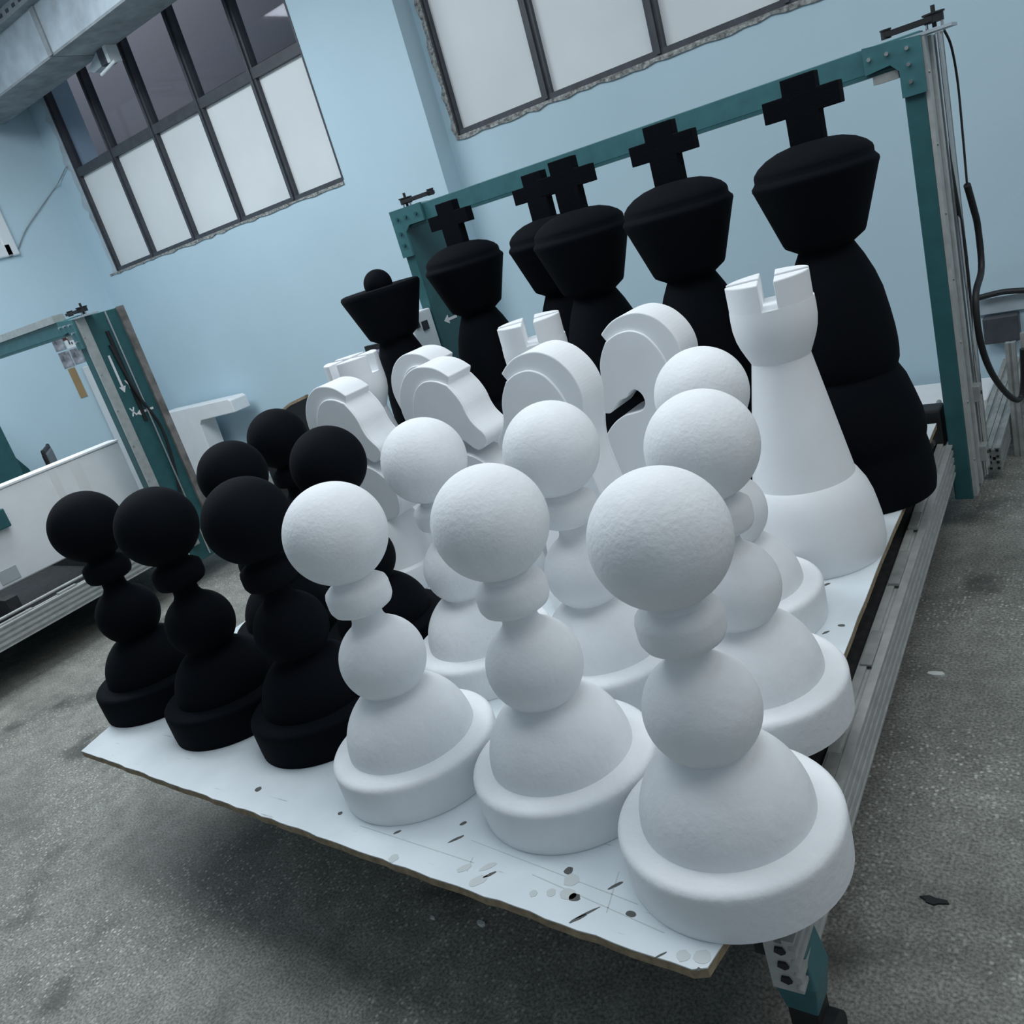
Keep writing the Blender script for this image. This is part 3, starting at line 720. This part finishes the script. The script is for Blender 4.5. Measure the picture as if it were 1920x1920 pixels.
# ------------------------------------------------------------------ foam stock and clutter
fb = thing('foam_block', 'long white foam block lying on the left machine behind its rail', 'foam', (-5.2, 1.9, T - 0.018))
MB().box(0.30, 0.40, -1.2, 0.62, 0, 0.475).obj('block', M['smooth_white'], fb, bevel=0.008)
MB().box(0.29, 0.405, -1.2, 0.62, 0.4751, 0.490).obj('lid_sheet', M['smooth_white'], fb, bevel=0.004)
for y, w in ((-0.42, 0.05), (0.18, 0.04), (0.30, 0.06)):
    MB().box(0.40, 0.403, y, y + w, 0.10, 0.47).obj('foam_strip', M['paper'], fb)
MB().box(0.40, 0.404, -0.28, -0.18, 0.02, 0.09).obj('offcut_patch', mat('grey_patch', (0.42, 0.47, 0.48), 0.9), fb)
cl = thing('clamp', 'small dark teal clamp on the face of the foam block', 'clamp', (-4.796, 1.72, T + 0.27))
MB().box(0, 0.04, -0.25, 0.06, 0, 0.10).obj('jaw', M['teal'], cl, bevel=0.006)
MB().cyl((0.04, -0.12, 0.05), (0.08, -0.12, 0.05), 0.022, 14).obj('knob', M['mdf'], cl)
lf = MB().prism([(-6.78, -T), (-6.72, 0.315), (-5.74, 0.335), (-5.71, 0.318), (-5.705, 0.225), (-6.18, 0.205), (-6.215, 0.17), (-6.25, -T)], 3.96, 4.12)
lf.v = [(x + 6.5, y - 4.04, z) for x, y, z in lf.v]
tag(lf.obj('foam_offcut', M['smooth_white'], loc=(-6.5, 4.04, T), bevel=0.006), 'white L-shaped foam offcut standing against the back wall', 'foam')
tag(MB().box(-0.06, 0.06, -0.11, 0.11, 0, 0.86 + T).obj('foam_sheet', M['smooth_white'], loc=(XL + 0.075, 3.82, 0), bevel=0.005), 'tall white foam sheet leaning in the corner under the pinned prints', 'foam')
tag(MB().box(-0.55, 0.35, -0.20, 0.12, 0, 0.135).obj('foam_slab', M['smooth_white'], loc=(-0.95, 4.15, 0), bevel=0.006), 'low white foam slab on the floor behind the right gantry post', 'foam')
# pinned prints on the left wall
k = 0
for y0, y1, z0, z1, mt_, lab in ((3.575, 3.665, 1.035, 1.165, 'photo_print', 'upper left grey print pinned on the left wall'), (3.675, 3.775, 1.03, 1.16, 'paper', 'white paper with dark blocks pinned on the left wall'),
                            (3.580, 3.670, 0.89, 1.02, 'photo_print', 'lower left grey print pinned on the left wall'), (3.680, 3.785, 0.895, 1.02, 'photo_print', 'lower right grey print pinned on the left wall')):
    o = tag(MB().box(0, 0.004, 0, y1 - y0, 0, z1 - z0).obj('pinned_print', M[mt_], loc=(XL, y0, z0 + T)), lab, 'print', 'prints on the left wall')
    if mt_ == 'paper':
        for yy, zz, h in ((0.025, 0.03, 0.05), (0.045, 0.025, 0.02), (0.045, 0.06, 0.02), (0.075, 0.03, 0.055)):
            MB().box(0.004, 0.005, yy, yy + 0.012, zz, zz + h).obj('printed_block', M['frame_dark'], o)
        MB().box(0.004, 0.006, -0.01, 0.025, 0.07, 0.14).obj('printed_figure', M['red_print'], o)
tag(MB().box(0, 0.006, 0, 0.06, 0, 0.25).obj('cardboard_strip', M['card'], loc=(XL, 3.60, 0.63 + T)), 'narrow tan cardboard strip fixed below the prints', 'cardboard')
# chair behind the foam block
ch = thing('chair', 'grey office chair with dark rim behind the foam block', 'chair', (-6.58, 3.14, 0), 2.6)
MB().box(-0.22, 0.22, -0.22, 0.22, 0.43, 0.48).obj('seat', M['frame_dark'], ch, bevel=0.02)
MB().box(-0.20, 0.20, 0.19, 0.23, 0.50, 0.78).obj('backrest', mat('grey_vinyl', (0.16, 0.16, 0.18), 0.5), ch, bevel=0.018)
MB().tube([(-0.20, 0.21, 0.50), (-0.205, 0.21, 0.77), (-0.15, 0.21, 0.79), (0.15, 0.21, 0.79), (0.205, 0.21, 0.77), (0.20, 0.21, 0.50)], 0.014, 10).obj('rim', M['dark'], ch)
for sx in (-1, 1):
    MB().box(sx * 0.18 - 0.015, sx * 0.18 + 0.015, 0.19, 0.215, 0.44, 0.55).obj('back_support', M['dark'], ch)
    for sy in (-1, 1):
        MB().cyl((sx * 0.18, sy * 0.18, 0), (sx * 0.18, sy * 0.18, 0.44), 0.013, 10).obj('leg', M['dark'], ch)
cb = thing('machine_cabinet', 'teal steel machine cabinet beyond the foam block at the left edge', 'cabinet', (-6.87, 2.55, 0))
MB().prism([(-0.28, 0), (0.28, 0), (0.24, T + 0.30), (0.05, T + 0.72), (-0.28, T + 0.72)], -0.22, 0.19, 'x').obj('body', M['teal'], cb, bevel=0.012)
MB().box(0.19, 0.205, -0.2, 0.10, 0.1, T + 0.3).obj('door', M['teal_light'], cb, bevel=0.004)
MB().tube([(0.10, -0.2, T + 0.74), (0.2, -0.1, T + 0.86), (0.24, 0.05, T + 0.80), (0.2, 0.08, T + 0.73)], 0.008, 8).obj('cable_loop', M['white_paint'], cb)

# stacked aluminium profiles at right, each its own length
def profile_poly(s):
    h = s / 2; g = s * 0.12; d = s * 0.16
    return [(-h, -h), (-g, -h), (-g, -h + d), (g, -h + d), (g, -h), (h, -h), (h, -g), (h - d, -g), (h - d, g), (h, g), (h, h), (g, h), (g, h - d), (-g, h - d), (-g, h), (-h, h), (-h, g), (-h + d, g), (-h + d, -g), (-h, -g)]
def profile(a, c, s, label, group='aluminium profiles at right'):
    a, c = Vector(a), Vector(c); d = c - a; L = d.length
    mb = MB().prism(profile_poly(s), 0, L)
    o = mb.obj('aluminium_profile', M['alu_dull'], None)
    o.location = a; o.rotation_mode = 'QUATERNION'; o.rotation_quaternion = Vector((0, 1, 0)).rotation_difference(d)
    for sx in (-1, 1):
        for sz in (-1, 1):
            MB().box(sx * s * 0.28 - s * 0.1, sx * s * 0.28 + s * 0.1, -0.002, 0.001, sz * s * 0.28 - s * 0.1, sz * s * 0.28 + s * 0.1).obj('bore', M['dark'], o)
    tag(o, label, 'profile', group); return o
st = [(-0.557, -0.335, 'lower left aluminium profile of the stack beside the right post'), (-0.510, -0.335, 'lower right aluminium profile of the stack beside the right post'),
      (-0.557, -0.288, 'upper left aluminium profile of the stack beside the right post'), (-0.510, -0.288, 'upper right aluminium profile of the stack beside the right post')]
for x_, z_, lab in st:
    profile((x_, 3.36, z_ + T), (x_ + 0.02, 4.2, z_ + T + 0.10), 0.045, lab)
profile((-0.458, 3.62, 0.0), (-0.458, 3.64, T + 0.05), 0.034, 'upright aluminium profile standing at the right image edge')
profile((-0.412, 3.66, 0.0), (-0.410, 3.68, T + 0.07), 0.034, 'taller upright aluminium profile at the right image edge')
rk = thing('floor_bracket', 'steel angle bracket carrying the stacked profiles', 'bracket', (-0.53, 3.72, 0))
MB().box(-0.09, 0.075, -0.03, 0.03, 0, 0.012).obj('foot', M['galv_under'], rk)
MB().box(-0.09, 0.075, -0.006, 0.006, 0.012, 0.082).obj('web', M['galv_under'], rk)
bx = thing('junction_box', 'dark grey junction box with black tube on top, on the wall behind the right post', 'box', (-0.57, YR, T - 0.12))
MB().box(-0.07, 0.07, -0.06, 0, 0, 0.12).obj('housing', M['frame_dark'], bx, bevel=0.006)
MB().box(-0.10, 0.14, -0.02, 0, 0.13, 0.20).obj('back_plate', M['galv'], bx)
MB().tube([(-0.09, -0.05, 0.215), (0.02, -0.05, 0.225), (0.12, -0.05, 0.215), (0.22, -0.04, 0.212)], 0.013, 10).obj('tube', M['dark'], bx)
# motor at the foot of the right post
mo = MB().box(-0.665, -0.590, 2.965, 3.05, T - 0.13, T + 0.03).obj('motor', M['dark'], mach, bevel=0.008); mo.location = (-mach.location.x, -mach.location.y, 0)
mk = MB().cyl((-0.63, 2.935, T - 0.085), (-0.63, 2.965, T - 0.085), 0.014, 16).obj('motor_knob', M['steel'], mach); mk.location = (-mach.location.x, -mach.location.y, 0)

# dark sheet with a tan edge leaning behind the black pawns, and a lilac drive cover on the left carriage
dp = thing('dark_sheet', 'dark sheet with tan wooden edge standing behind the farthest black pawn', 'sheet', (-4.3, 3.42, 0))
MB().prism([(-0.50, 0), (0.24, 0), (0.24, 0.69 + 0.0), (0.13, 0.745), (-0.04, 0.715), (-0.31, 0.625), (-0.50, 0.56)], -0.012, 0.012).obj('sheet', M['dark'], dp)
MB().prism([(0.13, 0.745), (-0.04, 0.715), (-0.31, 0.625), (-0.31, 0.640), (-0.04, 0.732), (0.13, 0.763)], -0.014, 0.014).obj('edge_strip', M['mdf'], dp)
lc = MB().box(-2.905, -2.825, 2.81, 2.89, T + 0.42, T + 0.62).obj('drive_cover', M['lilac'], mach, bevel=0.008); lc.location = (-mach.location.x, -mach.location.y, 0)
lc = MB().box(-2.95, -2.63, 2.84, 2.86, T + 0.62, T + 0.645).obj('drive_arm', M['dark'], mach); lc.location = (-mach.location.x, -mach.location.y, 0)

# floor litter
def scrap(name, pts2, h, loc, m_, label):
    o = MB().prism(pts2, 0, h, 'z').obj(name, M[m_], loc=(loc[0], loc[1], 0)); tag(o, label, 'scrap')
def rag(r, n=9, e=0.4): return [(r * (1 + e * (random.random() - .5)) * math.cos(2 * PI * k / n), 0.45 * r * (1 + e * (random.random() - .5)) * math.sin(2 * PI * k / n)) for k in range(n)]
scrap('black_scrap', rag(0.022, 9, 0.9), 0.004, (-0.379, 1.306), 'dark', 'torn black scrap lying on the floor right of the nearest pawn')
scrap('foam_scrap', rag(0.022, 7, 0.3), 0.006, (-0.50, 2.06), 'scrap', 'thin white foam sliver on the floor right of the rail')
scrap('foam_scrap', rag(0.012, 7, 0.5), 0.008, (-1.235, 0.955), 'scrap', 'small white foam crumb on the dark floor under the board')
scrap('foam_scrap', rag(0.007, 7, 0.5), 0.006, (-1.36, 0.93), 'scrap', 'tiny white foam crumb left of a larger crumb under the board')
scrap('black_scrap', rag(0.030, 9, 0.9), 0.003, (-0.20, 1.60), 'dark', 'thin black shred on the bare floor at right')
